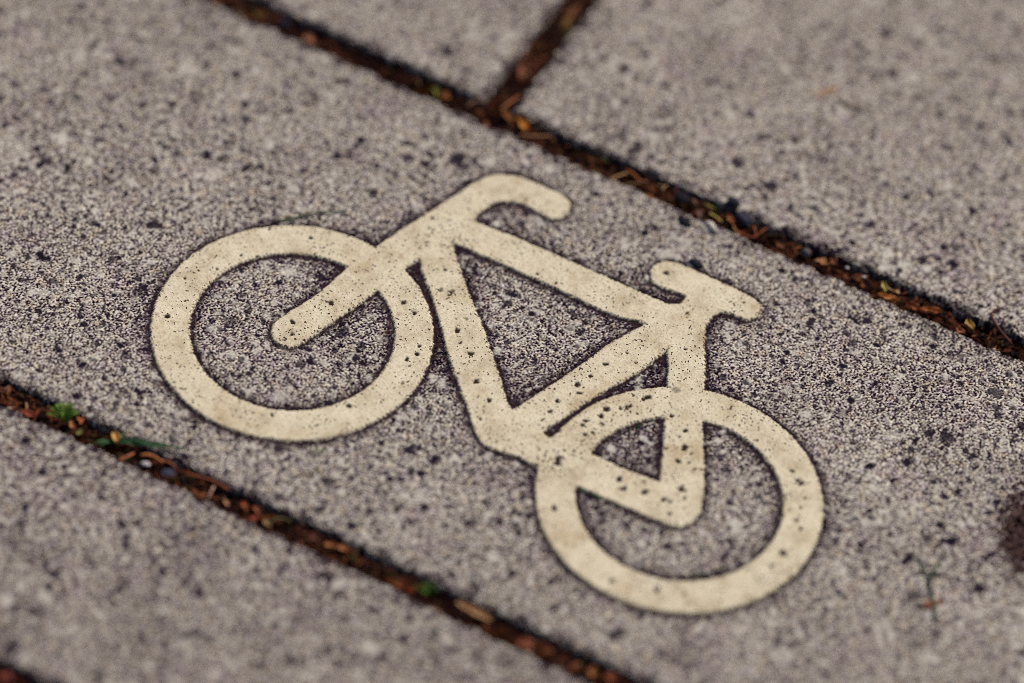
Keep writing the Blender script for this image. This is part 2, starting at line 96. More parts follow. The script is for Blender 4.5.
('dry_leaf', 'leaf scrap', 'small rust coloured leaf scrap on the paving near the bottom right corner', 'leaf', (0.36, 0.15, 0.09), [(175.44, -30.48), (180.92, -24.87)], 0.4, 3.6, 0.3),
('dry_leaf', 'leaf scrap', 'faded orange leaf scrap on the paving at the upper right', 'leaf', (0.5, 0.32, 0.22), [(39.14, 162.31), (45.34, 171.88)], 0.4, 3.4, 0.3),
('grass_stalk', 'stalk', 'thin dark grass stalk right of the faded orange leaf scrap', 'needle', (0.055, 0.05, 0.035), [(46.21, 166.59), (50.95, 165.37), (55.87, 165.46), (59.48, 166.52)], 0.4, 1.2, 0.6),
('grass_stalk', 'stalk', 'fine dark green stalk lying over the top of the front wheel ring', 'needle', (0.075, 0.1, 0.05), [(-100.38, 3.73), (-94.33, 9.74), (-87.88, 16.55), (-82.61, 20.37), (-77.67, 21.16)], 0.5, 0.8, 0.6),
('grass_stalk', 'stalk', 'dark green stalk standing above the rust scrap at the bottom right', 'needle', (0.05, 0.075, 0.048), [(182.57, -34.55), (177.94, -26.41), (173.06, -19.34), (168.2, -14.73), (165.04, -12.1)], 0.5, 0.95, 0.6),
('grass_stalk', 'stalk', 'short green side stalk right of the dark green stalk at the bottom right', 'needle', (0.07, 0.095, 0.055), [(173.28, -18.2), (173.12, -12.25), (172.69, -4.91)], 0.5, 0.75, 0.6)]
PLANTS=[('seedling', 'seedling', 'bright green seedling with several upright leaves in the lower joint at left', (-115.37, -111.78), -2, [((-121.63, -112.11), 2), ((-120.38, -110.2), 3), ((-118.65, -109.05), 4), ((-116.17, -109.11), 4), ((-115.41, -107.07), 4), ((-113.84, -108.3), 3), ((-117.45, -111.65), 2), ((-121.83, -114.42), 1), ((-114.81, -110.03), 2), ((-112.08, -107.88), 1.5)], (0.14, 0.235, 0.04), 2.0),
('grass_tuft', 'grass', 'dark green grass blades leaning right out of the lower joint over the slab', (-96.7, -111.82), -1.5, [((-71.06, -102.34), 1.2), ((-77.6, -106.15), 1), ((-84.28, -107.07), 1.5), ((-88.2, -110.56), 1), ((-98.89, -116.14), 0), ((-101.18, -117.02), 0)], (0.045, 0.11, 0.05), 1.5),
('grass_tuft', 'grass', 'short green grass blades behind the golden husk in the lower joint', (-91.77, -109.32), -1.5, [((-95.55, -109.75), 2), ((-94.33, -109.1), 1), ((-88.37, -109.62), 1)], (0.05, 0.1, 0.05), 1.1),
('moss_tuft', 'moss', 'small green moss tuft in the middle of the lower joint', (29.59, -112.3), -2, [((25.11, -112.82), 0), ((25.76, -111.32), 1), ((26.84, -110.57), 2), ((28.46, -110.63), 1.5), ((29.04, -108.83), 1), ((30.91, -109.3), 0), ((27.68, -113.25), 0), ((30.99, -112.23), 0)], (0.08, 0.16, 0.03), 1.4),
('moss_tuft', 'moss', 'dark moss tuft in the corner of the rear wheel under the chain stay', (55.3, -46.62), -0.2, [((52.62, -46.84), 0.5), ((54.25, -46.97), 0.6), ((56.35, -47.24), 0.6), ((59.04, -47.14), 0.6), ((60.89, -46.95), 0.5), ((57.32, -46.13), 0.6)], (0.03, 0.075, 0.03), 1.0),
('moss_tuft', 'moss', 'dark moss along the inner bottom edge of the rear wheel ring', (107.94, -55.29), -0.2, [((110.28, -52.48), 0.5), ((108.74, -54.01), 0.6), ((106.79, -56.21), 0.6), ((105.71, -57.86), 0.6), ((111.16, -50.44), 0.5), ((102.47, -61.25), 0.5), ((100.52, -61.94), 0.5)], (0.035, 0.07, 0.03), 1.0),
('moss_tuft', 'moss', 'faint green sprout on the paving just below the front wheel ring', (-31.47, -83.24), 0, [((-35.42, -79.89), 0.5), ((-34.51, -77.34), 0.6), ((-32.62, -77.14), 0.5), ((-30.14, -86.95), 0.4), ((-28.52, -87.0), 0.4)], (0.12, 0.15, 0.06), 0.7),
('moss_tuft', 'moss', 'dark moss on the lower edge of the small triangle hole beside the seat stay', (54.64, -12.59), -0.2, [((54.47, -15.38), 0.4), ((55.88, -13.56), 0.5), ((56.45, -11.63), 0.5), ((57.4, -10.42), 0.4)], (0.03, 0.07, 0.03), 0.8)]

RINGS = [(-68.46, -36.80, 50.0, 36.05), (83.23, -32.18, 50.0, 35.85)]

# ------------------------------------------------------------------ noise helpers
def band(shape, h, lam, seed, spread=0.45):
    """Unit-variance isotropic noise with wavelength lam (same unit as spacing h)."""
    ny, nx = shape
    r = np.random.default_rng(seed).standard_normal((ny, nx)).astype(np.float32)
    ky = np.fft.fftfreq(ny, h)[:, None]; kx = np.fft.rfftfreq(nx, h)[None, :]
    k = np.sqrt(kx * kx + ky * ky) * lam
    k[0, 0] = 1e-6
    w = np.exp(-(np.log(k) / spread) ** 2); w[0, 0] = 0
    o = np.fft.irfft2(np.fft.rfft2(r) * w, s=(ny, nx))
    return (o / o.std()).astype(np.float32)

def blur(a, h, sig):
    ny, nx = a.shape
    ky = np.fft.fftfreq(ny, h)[:, None]; kx = np.fft.rfftfreq(nx, h)[None, :]
    w = np.exp(-2 * (math.pi * sig) ** 2 * (kx * kx + ky * ky))
    return np.fft.irfft2(np.fft.rfft2(a) * w, s=(ny, nx))

def sstep(a, b, x):
    t = np.clip((x - a) / (b - a), 0, 1)
    return t * t * (3 - 2 * t)

def sdf_poly(X, Y, pts):
    """Signed distance to a polygon (negative inside)."""
    d = np.full(X.shape, 1e9, np.float32); s = np.ones(X.shape, np.float32)
    n = len(pts)
    for i in range(n):
        ax, ay = pts[i]; bx, by = pts[i - 1]
        ex, ey = bx - ax, by - ay
        wx, wy = X - ax, Y - ay
        t = np.clip((wx * ex + wy * ey) / (ex * ex + ey * ey + 1e-9), 0, 1)
        dx, dy = wx - ex * t, wy - ey * t
        d = np.minimum(d, dx * dx + dy * dy)
        c1 = Y >= ay; c2 = Y < by; c3 = ex * wy > ey * wx
        flip = (c1 & c2 & c3) | (~c1 & ~c2 & ~c3)
        s = np.where(flip, -s, s)
    return s * np.sqrt(d)

# ------------------------------------------------------------------ object helpers
def tag(o, label=None, cat=None, group=None, kind=None):
    if label: o['label'] = label
    if cat: o['category'] = cat
    if group: o['group'] = group
    if kind: o['kind'] = kind
    return o

def link(name, me, mat, parent=None):
    if mat: me.materials.append(mat)
    o = bpy.data.objects.new(name, me); COL.objects.link(o)
    if parent: o.parent = parent
    return o

def np_mesh(name, V, F, attrs=None, smooth=True):
    """V (n,3) metres, F (m,4) quads."""
    me = bpy.data.meshes.new(name)
    me.vertices.add(len(V)); me.vertices.foreach_set('co', np.ascontiguousarray(V, np.float32).ravel())
    me.loops.add(F.size); me.loops.foreach_set('vertex_index', np.ascontiguousarray(F, np.int32).ravel())
    me.polygons.add(len(F)); me.polygons.foreach_set('loop_start', np.arange(0, F.size, 4, dtype=np.int32))
    me.polygons.foreach_set('use_smooth', np.full(len(F), smooth))
    for k, a in (attrs or {}).items():
        at = me.attributes.new(k, 'FLOAT', 'POINT'); at.data.foreach_set('value', np.ascontiguousarray(a, np.float32).ravel())
    me.update(calc_edges=True)
    return me

def sub_mesh(name, V, F, attrs, sel):
    f = F[sel]; u, inv = np.unique(f, return_inverse=True)
    return np_mesh(name, V[u], inv.reshape(f.shape), {k: a.ravel()[u] for k, a in attrs.items()})

def py_mesh(name, verts, faces, smooth=True):
    me = bpy.data.meshes.new(name); me.from_pydata([tuple(v) for v in verts], [], faces)
    me.polygons.foreach_set('use_smooth', [smooth] * len(me.polygons)); me.update()
    return me

# ------------------------------------------------------------------ materials
def new_mat(name):
    m = bpy.data.materials.new(name); m.use_nodes = True
    nt = m.node_tree; b = nt.nodes['Principled BSDF']
    return m, nt, b

class NT:
    def __init__(s, nt): s.nt = nt
    def node(s, t, **kw):
        n = s.nt.nodes.new(t)
        for k, v in kw.items(): setattr(n, k, v)
        return n
    def put(s, sock, v):
        if hasattr(v, 'is_linked') or isinstance(v, bpy.types.NodeSocket): s.nt.links.new(v, sock)
        else: sock.default_value = v
    def math(s, op, a, b=0.0, clamp=False):
        n = s.node('ShaderNodeMath', operation=op, use_clamp=clamp)
        s.put(n.inputs[0], a); s.put(n.inputs[1], b); return n.outputs[0]
    def attr(s, name): return s.node('ShaderNodeAttribute', attribute_name=name).outputs['Fac']
    def noise(s, vec, scale, detail=2.0, rough=0.5):
        n = s.node('ShaderNodeTexNoise'); s.put(n.inputs['Vector'], vec)
        n.inputs['Scale'].default_value = scale; n.inputs['Detail'].default_value = detail; n.inputs['Roughness'].default_value = rough
        return n.outputs['Fac']
    def ramp(s, fac, stops, interp='LINEAR'):
        n = s.node('ShaderNodeValToRGB'); s.put(n.inputs[0], fac); r = n.color_ramp; r.interpolation = interp
        while len(r.elements) < len(stops): r.elements.new(0.5)
        for e, (p, c) in zip(r.elements, stops): e.position = p; e.color = (*c, 1) if len(c) == 3 else c
        return n.outputs['Color']
    def mix(s, fac, a, b, mode='MIX'):
        n = s.node('ShaderNodeMix', data_type='RGBA', blend_type=mode)
        s.put(n.inputs[0], fac)
        for i, v in ((6, a), (7, b)):
            if isinstance(v, tuple): n.inputs[i].default_value = (*v, 1)
            else: s.put(n.inputs[i], v)
        return n.outputs[2]
    def smooth(s, x, a, b):
        n = s.node('ShaderNodeMapRange', interpolation_type='SMOOTHSTEP'); s.put(n.inputs['Value'], x)
        n.inputs['From Min'].default_value = a; n.inputs['From Max'].default_value = b; return n.outputs['Result']

def concrete():
    m, nt, b = new_mat('weathered_concrete'); k = NT(nt)
    pos = k.node('ShaderNodeNewGeometry').outputs['Position']
    tone, spot, pale, sym, dirt_shade, patch, stain = [k.attr(a) for a in ('tone', 'spot', 'pale', 'emblem', 'dirt_shade', 'patch', 'stain')]
    fine = k.noise(pos, 1150, 2.0, 0.6)             # sub-millimetre sand grains
    fine2 = k.noise(pos, 2600, 1.0, 0.5)
    v = k.math('ADD', tone, k.math('MULTIPLY', k.math('SUBTRACT', fine, 0.5), 1.15))
    v = k.math('ADD', v, k.math('MULTIPLY', patch, 0.012))
    grain = k.ramp(v, [(0.0, (.007, .003, .007)), (0.22, (.020, .011, .021)), (0.38, (.088, .064, .082)), (0.55, (.290, .246, .222)), (0.76, (.53, .48, .405)), (1.0, (.82, .78, .69))])
    # warm and cool grains
    hue = k.noise(pos, 260, 2.0, 0.5)
    grain = k.mix(k.smooth(hue, .52, .72), grain, k.mix(1.0, grain, (1.07, .98, .87), 'MULTIPLY'))
    grain = k.mix(k.smooth(hue, .48, .30), grain, k.mix(1.0, grain, (.96, .92, 1.06), 'MULTIPLY'))
    mauve = k.noise(pos, 46, 3.0, 0.6)
    grain = k.mix(k.smooth(mauve, .50, .66), grain, k.mix(1.0, grain, (.95, .905, .965), 'MULTIPLY'))
    grain = k.mix(pale, grain, (.62, .58, .52))
    grain = k.mix(spot, grain, k.mix(fine2, (.006, .003, .009), (.026, .017, .034)))
    grain = k.mix(k.math('MULTIPLY', stain, .93), grain, k.mix(1.0, grain, (.105, .045, .052), 'MULTIPLY'))      # soaked-in brown stain
    # cream emblem
    blot = k.noise(pos, 95, 3.0, 0.6)
    cream = k.ramp(blot, [(0.26, (.55, .46, .32)), (0.48, (.75, .665, .495)), (0.74, (.84, .765, .60))])
    cream = k.mix(k.math('MULTIPLY', k.smooth(fine, .56, .36), .42), cream, (.36, .28, .19))
    sm1 = k.noise(pos, 38, 4.0, 0.65)
    cream = k.mix(k.math('MULTIPLY', k.smooth(sm1, .54, .70), .55), cream, k.mix(1.0, cream, (.70, .58, .44), 'MULTIPLY'))
    st = k.noise(pos, 240, 2.0, 0.6)
    cream = k.mix(k.math('MULTIPLY', k.smooth(st, .62, .74), .38), cream, (.36, .22, .12))
    # small dark specks, thicker in some areas
    sp = k.noise(pos, 1150, 0.0); area = k.noise(pos, 60, 2.0)
    sv = k.math('ADD', sp, k.math('MULTIPLY', k.math('SUBTRACT', area, .5), .34))
    cream = k.mix(k.smooth(sv, .69, .74), cream, (.06, .035, .03))
    cream = k.mix(spot, cream, k.mix(st, (.006, .003, .003), (.060, .038, .032)))
    c = k.mix(sym, grain, cream)
    c = k.mix(dirt_shade, c, k.mix(fine, (.012, .005, .009), (.044, .023, .030)))
    nt.links.new(c, b.inputs['Base Color'])
    b.inputs['Roughness'].default_value = .9; b.inputs['Specular IOR Level'].default_value = 0.0
    bump = k.node('ShaderNodeBump'); bump.inputs['Strength'].default_value = .55; bump.inputs['Distance'].default_value = .00022
    hgt = k.math('ADD', fine, k.math('MULTIPLY', fine2, .5))
    nt.links.new(hgt, bump.inputs['Height']); nt.links.new(bump.outputs[0], b.inputs['Normal'])
    return m

def soil_mat():
    m, nt, b = new_mat('joint_soil'); k = NT(nt)
    pos = k.node('ShaderNodeNewGeometry').outputs['Position']
    n = k.noise(pos, 420, 4.0, 0.65); h = k.noise(pos, 55, 2.0)
    c = k.ramp(n, [(0.3, (.006, .003, .005)), (0.50, (.022, .008, .007)), (0.74, (.078, .026, .014))])
    c = k.mix(k.smooth(h, .5, .64), c, k.mix(1.0, c, (1.3, 1.25, .55), 'MULTIPLY'))
    nt.links.new(c, b.inputs['Base Color']); b.inputs['Roughness'].default_value = .9; b.inputs['Specular IOR Level'].default_value = .03
    bump = k.node('ShaderNodeBump'); bump.inputs['Strength'].default_value = .8; bump.inputs['Distance'].default_value = .0006
    nt.links.new(n, bump.inputs['Height']); nt.links.new(bump.outputs[0], b.inputs['Normal'])
    return m

_mc = {}
def organic(col, rough=.6, mottle=.5, scale=420, sss=True):
    key = (tuple(col), rough, mottle, scale)
    if key in _mc: return _mc[key]
    m, nt, b = new_mat('organic'); k = NT(nt)
    pos = k.node('ShaderNodeNewGeometry').outputs['Position']
    n = k.noise(pos, scale, 3.0, 0.6)
    dk = tuple(c * (1 - mottle * .75) for c in col); lt = tuple(min(.85, c * (1 + mottle * .55)) for c in col)
    nt.links.new(k.ramp(n, [(0.3, dk), (0.52, tuple(col)), (0.72, lt)]), b.inputs['Base Color'])
    b.inputs['Roughness'].default_value = rough; b.inputs['Specular IOR Level'].default_value = .08
    bump = k.node('ShaderNodeBump'); bump.inputs['Strength'].default_value = .4; bump.inputs['Distance'].default_value = .0003
    nt.links.new(n, bump.inputs['Height']); nt.links.new(bump.outputs[0], b.inputs['Normal'])
    _mc[key] = m
    return m

def litter_mat():
    m, nt, b = new_mat('leaf_crumbs'); k = NT(nt)
    rnd = k.node('ShaderNodeNewGeometry').outputs['Random Per Island']
    c = k.ramp(rnd, [(0.0, (.014, .007, .008)), (.28, (.046, .016, .012)), (.48, (.098, .029, .016)), (.66, (.16, .048, .020)), (.79, (.08, .042, .020)), (.88, (.23, .086, .036)), (.95, (.055, .06, .018)), (.985, (.36, .22, .12))], 'CONSTANT')
    pos = k.node('ShaderNodeNewGeometry').outputs['Position']
    n = k.noise(pos, 700, 2.0, 0.6)
    c = k.mix(k.smooth(n, .6, .35), c, k.mix(1.0, c, (.45, .4, .4), 'MULTIPLY'))
    nt.links.new(c, b.inputs['Base Color']); b.inputs['Roughness'].default_value = .8; b.inputs['Specular IOR Level'].default_value = .05
    return m

CONC = concrete(); SOIL = soil_mat(); LITTER = litter_mat()

# ------------------------------------------------------------------ paving slabs as real relief
def slab_field(x0, x1, y0, y1, h, seed, emblem=False, grain=1.5, coarse=False, tint=0.0):
    """Grid of one slab: returns vertices (m), quads, attributes and, for the emblem slab, piece ids per face."""
    nx = max(4, int(round((x1 - x0) / h)) + 1); ny = max(4, int(round((y1 - y0) / h)) + 1)
    xs = np.linspace(x0, x1, nx, dtype=np.float32); ys = np.linspace(y0, y1, ny, dtype=np.float32)
    X, Y = np.meshgrid(xs, ys); S = (ny, nx)
    g1 = band(S, h, grain, seed, .62); g2 = band(S, h, grain * 2.6, seed + 1); g3 = band(S, h, 11, seed + 2)
    g4 = band(S, h, 45, seed + 3); wv = band(S, h, 5.0, seed + 4); wv2 = band(S, h, 1.6, seed + 5)
    rng = np.random.default_rng(seed + 9)
    spot = np.zeros(S, np.float32); pale = np.zeros(S, np.float32); sunk = np.zeros(S, np.float32)
    def blob(dst, cx, cy, r, sharp=.28, mx=1.0, asp=None, ang=None):
        asp = rng.uniform(.62, 1.0) if asp is None else asp; ang = rng.uniform(0, 3.14) if ang is None else ang
        R = r * 1.9 + h
        i0, i1 = np.searchsorted(xs, [cx - R, cx + R]); j0, j1 = np.searchsorted(ys, [cy - R, cy + R])
        if i1 <= i0 or j1 <= j0: return
        sx, sy = X[j0:j1, i0:i1] - cx, Y[j0:j1, i0:i1] - cy
        c, s = math.cos(ang), math.sin(ang)
        d = np.hypot(c * sx + s * sy, (-s * sx + c * sy) / asp) / r
        d = d + .15 * wv[j0:j1, i0:i1] + .17 * wv2[j0:j1, i0:i1]
        w = mx * sstep(1 + sharp, 1 - sharp, d)
        dst[j0:j1, i0:i1] = np.maximum(dst[j0:j1, i0:i1], w)
    for cx, cy, r in SPOT:
        if x0 < cx < x1 and y0 < cy < y1: blob(spot, cx, cy, r * .98)
    for cx, cy, r in PALE:
        if x0 < cx < x1 and y0 < cy < y1: blob(pale, cx, cy, r * .9, .4, .85)
    area = (x1 - x0) * (y1 - y0)
    if not coarse:
        for _ in range(int(area * .085)):      # dark aggregate
            blob(spot, rng.uniform(x0, x1), rng.uniform(y0, y1), .30 + rng.exponential(.28), .30, rng.uniform(.5, 1), rng.uniform(.4, 1))
        for _ in range(int(area * .013)):
            blob(spot, rng.uniform(x0, x1), rng.uniform(y0, y1), .70 + rng.exponential(.34), .22, rng.uniform(.8, 1), rng.uniform(.65, 1))
        for _ in range(int(area * .0022)):      # clusters of dark grains
            qx, qy = rng.uniform(x0, x1), rng.uniform(y0, y1)
            for _k in range(rng.integers(3, 8)):
                blob(spot, qx + rng.normal(0, 2.6), qy + rng.normal(0, 2.2), .4 + rng.exponential(.36), .26, rng.uniform(.7, 1))
        for _ in range(int(area * .0030)):
            blob(pale, rng.uniform(x0, x1), rng.uniform(y0, y1), .8 + rng.exponential(.45), .35, rng.uniform(.4, .9))
        for _ in range(int(area * .055)):      # light aggregate
            blob(pale, rng.uniform(x0, x1), rng.uniform(y0, y1), .35 + rng.exponential(.42), .42, rng.uniform(.2, .8))
    tone = .555 + tint + .260 * g1 + .112 * g2 + .014 * g3 + .008 * g4
    Z = (.055 * np.tanh(g1) + .05 * g2 + .05 * g3 + .10 * g4) - .10 * spot + .05 * pale
    dirt_shade = np.zeros(S, np.float32); sym = np.zeros(S, np.float32); piece = None
    stain = np.zeros(S, np.float32)
    for cx, cy, r, asp, ang in STAIN:
        if x0 < cx < x1 and y0 < cy < y1: blob(stain, cx, cy, r, .12, 1.0, asp, ang)
    # worn, slightly chipped edges
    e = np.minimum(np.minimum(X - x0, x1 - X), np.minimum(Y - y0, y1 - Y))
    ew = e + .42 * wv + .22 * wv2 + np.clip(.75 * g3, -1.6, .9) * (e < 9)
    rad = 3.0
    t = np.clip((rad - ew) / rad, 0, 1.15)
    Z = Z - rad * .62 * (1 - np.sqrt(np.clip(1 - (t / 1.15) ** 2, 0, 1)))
    dirt_shade = np.maximum(dirt_shade, .62 * sstep(2.1, .1, ew + .35 * g1))  # shade painted on the rounded slab edges, mixed with grime
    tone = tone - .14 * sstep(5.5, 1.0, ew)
    if emblem:
        wx = X + .15 * wv2 + .10 * wv; wy = Y + .15 * band(S, h, 1.6, seed + 21) + .09 * band(S, h, 5.0, seed + 22)
        parts = []
        for cx, cy, ro, ri in RINGS:
            d = np.hypot(wx - cx, wy - cy); parts.append(np.maximum(d - ro, ri - d).astype(np.float32))
        ids = ['wheel', 'wheel']; 
        allp = np.array([p for v in POLY.values() for p in v]); lo, hi = allp.min(0) - 6, allp.max(0) + 6
        jx = (xs >= lo[0]) & (xs <= hi[0]); jy = (ys >= lo[1]) & (ys <= hi[1])
        a0, a1 = np.where(jx)[0][[0, -1]]; b0, b1 = np.where(jy)[0][[0, -1]]
        sl = np.s_[b0:b1 + 1, a0:a1 + 1]
        for nme, pts in POLY.items():
            d = np.full(S, 9.0, np.float32); d[sl] = sdf_poly(wx[sl], wy[sl], pts); parts.append(d); ids.append(nme)
        P = np.stack(parts); 
        sd = P.min(0)
        # round the sharpest inner and outer corners a little
        cov = blur((sd < 0).astype(np.float32), h, .35)
        sm = blur(np.clip(sd, -4, 4), h, .30)
        sm = sm + .10 * g1 + .07 * wv2
        sym = sstep(.16, -.16, sm)
        for cx, cy, r in SYMSPOT: blob(sunk, cx, cy, r * 1.02 + .08, .26)
        for _ in range(520):
            blob(sunk, rng.uniform(-120, 135), rng.uniform(-85, 75), .16 + rng.exponential(.15), .45, rng.uniform(.4, .98))
        inside = sstep(.25, -.25, sm)
        spot = spot * (1 - inside) + sunk * inside
        pale = pale * (1 - inside)
        rise = sstep(.30, -.75, sm)
        Z = Z * (1 - .70 * rise) + 0.62 * rise - .45 * sunk * inside - .30 * np.exp(-((sm - .55) / .55) ** 2)
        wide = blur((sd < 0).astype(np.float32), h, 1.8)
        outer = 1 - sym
        face = blur(np.roll((sd < 0).astype(np.float32), -int(1.6 / h), 0), h, .9)      # painted shade below the raised edges, away from the sun
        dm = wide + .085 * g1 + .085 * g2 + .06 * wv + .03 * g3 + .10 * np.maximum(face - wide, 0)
        dirt_shade = np.maximum(dirt_shade, outer * sstep(.24, .34, dm) * .97)
        # grime creeping over the emblem's own rim
        dirt_shade = np.maximum(dirt_shade, sym * sstep(.40, -.05, -sm + .30 + .14 * g1) * .0)
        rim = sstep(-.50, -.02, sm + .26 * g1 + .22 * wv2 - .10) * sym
        dirt_shade = np.maximum(dirt_shade, rim * .80)
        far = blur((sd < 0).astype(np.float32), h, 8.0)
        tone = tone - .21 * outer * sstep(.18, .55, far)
        piece = (P, ids, sm)
    # skirt: two extra rings of vertices going straight down the sides
    V = np.stack([X, Y, Z], 2)
    def wrap(A, f=lambda a: a): return np.pad(A, 1, mode='edge')
    Xp, Yp, Zp = wrap(X), wrap(Y), wrap(Z)
    m = np.zeros((ny + 2, nx + 2), bool); m[0] = m[-1] = True; m[:, 0] = m[:, -1] = True
    Zp[m] = -16.0
    V = np.stack([Xp, Yp, Zp], 2).reshape(-1, 3) * MM
    W = nx + 2; Hh = ny + 2
    i = (np.arange(Hh - 1)[:, None] * W + np.arange(W - 1)[None, :]).ravel()
    F = np.stack([i, i + 1, i + 1 + W, i + W], 1)
    dp = wrap(dirt_shade); dp[m] = .55
    A = dict(tone=np.clip(wrap(tone), 0, 1), spot=wrap(spot), pale=wrap(pale), emblem=wrap(sym), dirt_shade=dp, patch=wrap(g4), stain=wrap(stain))
    return V, F, A, piece, (Hh, W)

SLAB_GROUP = 'grey concrete paving slabs'
def make_slab(label, x0, x1, y0, y1, h, seed, **kw):
    V, F, A, piece, dims = slab_field(x0, x1, y0, y1, h, seed, **kw)
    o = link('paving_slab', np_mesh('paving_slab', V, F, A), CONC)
    return tag(o, label, 'paving slab', SLAB_GROUP)

# the emblem slab: slab body is one mesh; the emblem and its pieces are cut out of the same relief so they meet without a gap
V, F, A, (P, ids, sm), (Hh, W) = slab_field(-256, 270, -107.85, 87.4, .30, 11, emblem=True)
Pp = np.stack([np.pad(p, 1, mode='edge') for p in P]); smp = np.pad(sm, 1, mode='edge').ravel()
fc = smp[F].mean(1)
order = {'wheel0': 0, 'wheel1': 1}
near = Pp.reshape(len(ids), -1)[:, F[:, 0]]
near[2:] += 0.0
pid = near.argmin(0)
EMB = fc < .9
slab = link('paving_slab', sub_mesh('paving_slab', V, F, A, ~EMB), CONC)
tag(slab, 'grey speckled paving slab in the middle carrying the cream bicycle sign', 'paving slab', SLAB_GROUP)
emb = bpy.data.objects.new('bicycle_sign', None); COL.objects.link(emb); emb.location = (7 * MM, -35 * MM, 0); emb.empty_display_size = .02
tag(emb, 'cream white bicycle sign set into the middle grey paving slab', 'bicycle sign')
def cut(nme, sel, parent):
    me = sub_mesh(nme, V, F, A, EMB & np.isin(pid, sel)); me.transform(Matrix.Translation(-Vector(emb.location)))
    return link(nme, me, CONC, parent)
cut('wheel', [0], emb); cut('wheel', [1], emb)
for nme in ('handlebar', 'fork', 'saddle'): cut(nme, [ids.index(nme)], emb)
frame = cut('frame', [ids.index('down_tube'), ids.index('seat_tube')], emb)
for nme in ('top_tube', 'seat_stay', 'chain_stay'): cut(nme, [ids.index(nme)], frame)
del V, F, A, P, Pp, near

make_slab('plain grey slab at the top left, left of the short cross joint', -262, -64.6, 97.2, 292, .42, 41)
make_slab('plain grey slab at the top right, right of the short cross joint', -53.5, 270, 97.2, 292, .42, 61, tint=.005)
make_slab('narrow plain grey slab below the lower joint at the bottom left', -240, 225, -211, -117.4, .42, 81, tint=-.055)

# neighbouring paving outside the picture
rects = [(-800, -266, -107.85, 87.4), (280, 800, -107.85, 87.4), (-800, -272, 97.2, 292), (280, 800, 97.2, 292),
         (-800, -250, -211, -117.4), (235, 800, -211, -117.4), (-800, -170, -415, -221), (-160, 300, -415, -221), (310, 800, -415, -221),
         (-800, -300, 302, 600), (-290, 170, 302, 600), (180, 800, 302, 600)]
VV, FF, AA, off = [], [], {}, 0
for q, r in enumerate(rects):
    V, F, A, _, _ = slab_field(*r, 1.6, 200 + 13 * q, grain=4.0, coarse=True)
    VV.append(V); FF.append(F + off); off += len(V)
    for k_, a in A.items(): AA.setdefault(k_, []).append(a.ravel())
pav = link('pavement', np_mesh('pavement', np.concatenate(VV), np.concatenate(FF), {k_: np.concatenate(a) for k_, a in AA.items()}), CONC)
tag(pav, kind='structure')

# ------------------------------------------------------------------ ground and soil in the joints
me = py_mesh('ground', [(-30, -30, -.0152), (30, -30, -.0152), (30, 30, -.0152), (-30, 30, -.0152)], [(0, 1, 2, 3)])
tag(link('ground', me, SOIL), kind='structure')
strips = [(-262, 272, 86.5, 98.2), (-258, 228, -118.4, -107.0), (-65.5, -52.6, 98.6, 292), (-242, 226, -222, -210.2)]
VV, FF, off = [], [], 0
for q, (x0, x1, y0, y1) in enumerate(strips):
    h = .5; nx = int((x1 - x0) / h) + 1; ny = int((y1 - y0) / h) + 1
    X, Y = np.meshgrid(np.linspace(x0, x1, nx), np.linspace(y0, y1, ny)); S = X.shape
    Z = -3.5 + .55 * band(S, h, 3.2, 700 + q) + .35 * band(S, h, 1.4, 720 + q) + .6 * band(S, h, 18, 740 + q)
    i = (np.arange(ny - 1)[:, None] * nx + np.arange(nx - 1)[None, :]).ravel()
    VV.append(np.stack([X, Y, Z], 2).reshape(-1, 3) * MM); FF.append(np.stack([i, i + 1, i + 1 + nx, i + nx], 1) + off); off += nx * ny
tag(link('joint_soil', np_mesh('joint_soil', np.concatenate(VV), np.concatenate(FF)), SOIL), kind='structure')

# ------------------------------------------------------------------ shapes of the loose bits
def bez(pts, n):
    pts = [Vector(p) for p in pts]
    if len(pts) == 2: return [pts[0].lerp(pts[1], i / n) for i in range(n + 1)]
    out = []
    ext = [pts[0] * 2 - pts[1]] + pts + [pts[-1] * 2 - pts[-2]]
    per = max(3, n // (len(pts) - 1))
    for i in range(1, len(ext) - 2):
        p0, p1, p2, p3 = ext[i - 1:i + 3]
        for j in range(per):
            t = j / per
            out.append(.5 * ((2 * p1) + (p2 - p0) * t + (2 * p0 - 5 * p1 + 4 * p2 - p3) * t * t + (3 * p1 - p0 - 3 * p2 + p3) * t ** 3))
    out.append(pts[-1]); return out

def tube(path, r0, r1, sides=7, flat=.75, rnd=None):
    vs, fs = [], []; n = len(path)
    for i, p in enumerate(path):
        d = (path[min(i + 1, n - 1)] - path[max(i - 1, 0)]).normalized()
        s = d.cross(Vector((0, 0, 1))).normalized(); u = s.cross(d)
        t = i / (n - 1); r = r0 + (r1 - r0) * t
        if i in (0, n - 1): r *= .55
        if rnd: r *= rnd.uniform(.85, 1.15)
        for k in range(sides):
            a = 2 * math.pi * k / sides
            vs.append(p + s * (math.cos(a) * r) + u * (math.sin(a) * r * flat))
    for i in range(n - 1):
        for k in range(sides):
            a, b = i * sides + k, i * sides + (k + 1) % sides
            fs.append((a, b, b + sides, a + sides))
    fs.append(tuple(range(sides))[::-1]); fs.append(tuple((n - 1) * sides + k for k in range(sides)))
    return vs, fs

def needle_mesh(name, pts, z, w, arch, rnd):
    n = len(pts)
    P3 = [Vector((x, y, z + arch * math.sin(math.pi * i / (n - 1)) + rnd.uniform(-.1, .1))) * MM for i, (x, y) in enumerate(pts)]
    v, f = tube(bez(P3, 14), w * .5 * MM, w * .32 * MM, rnd=rnd)
    return py_mesh(name, v, f)

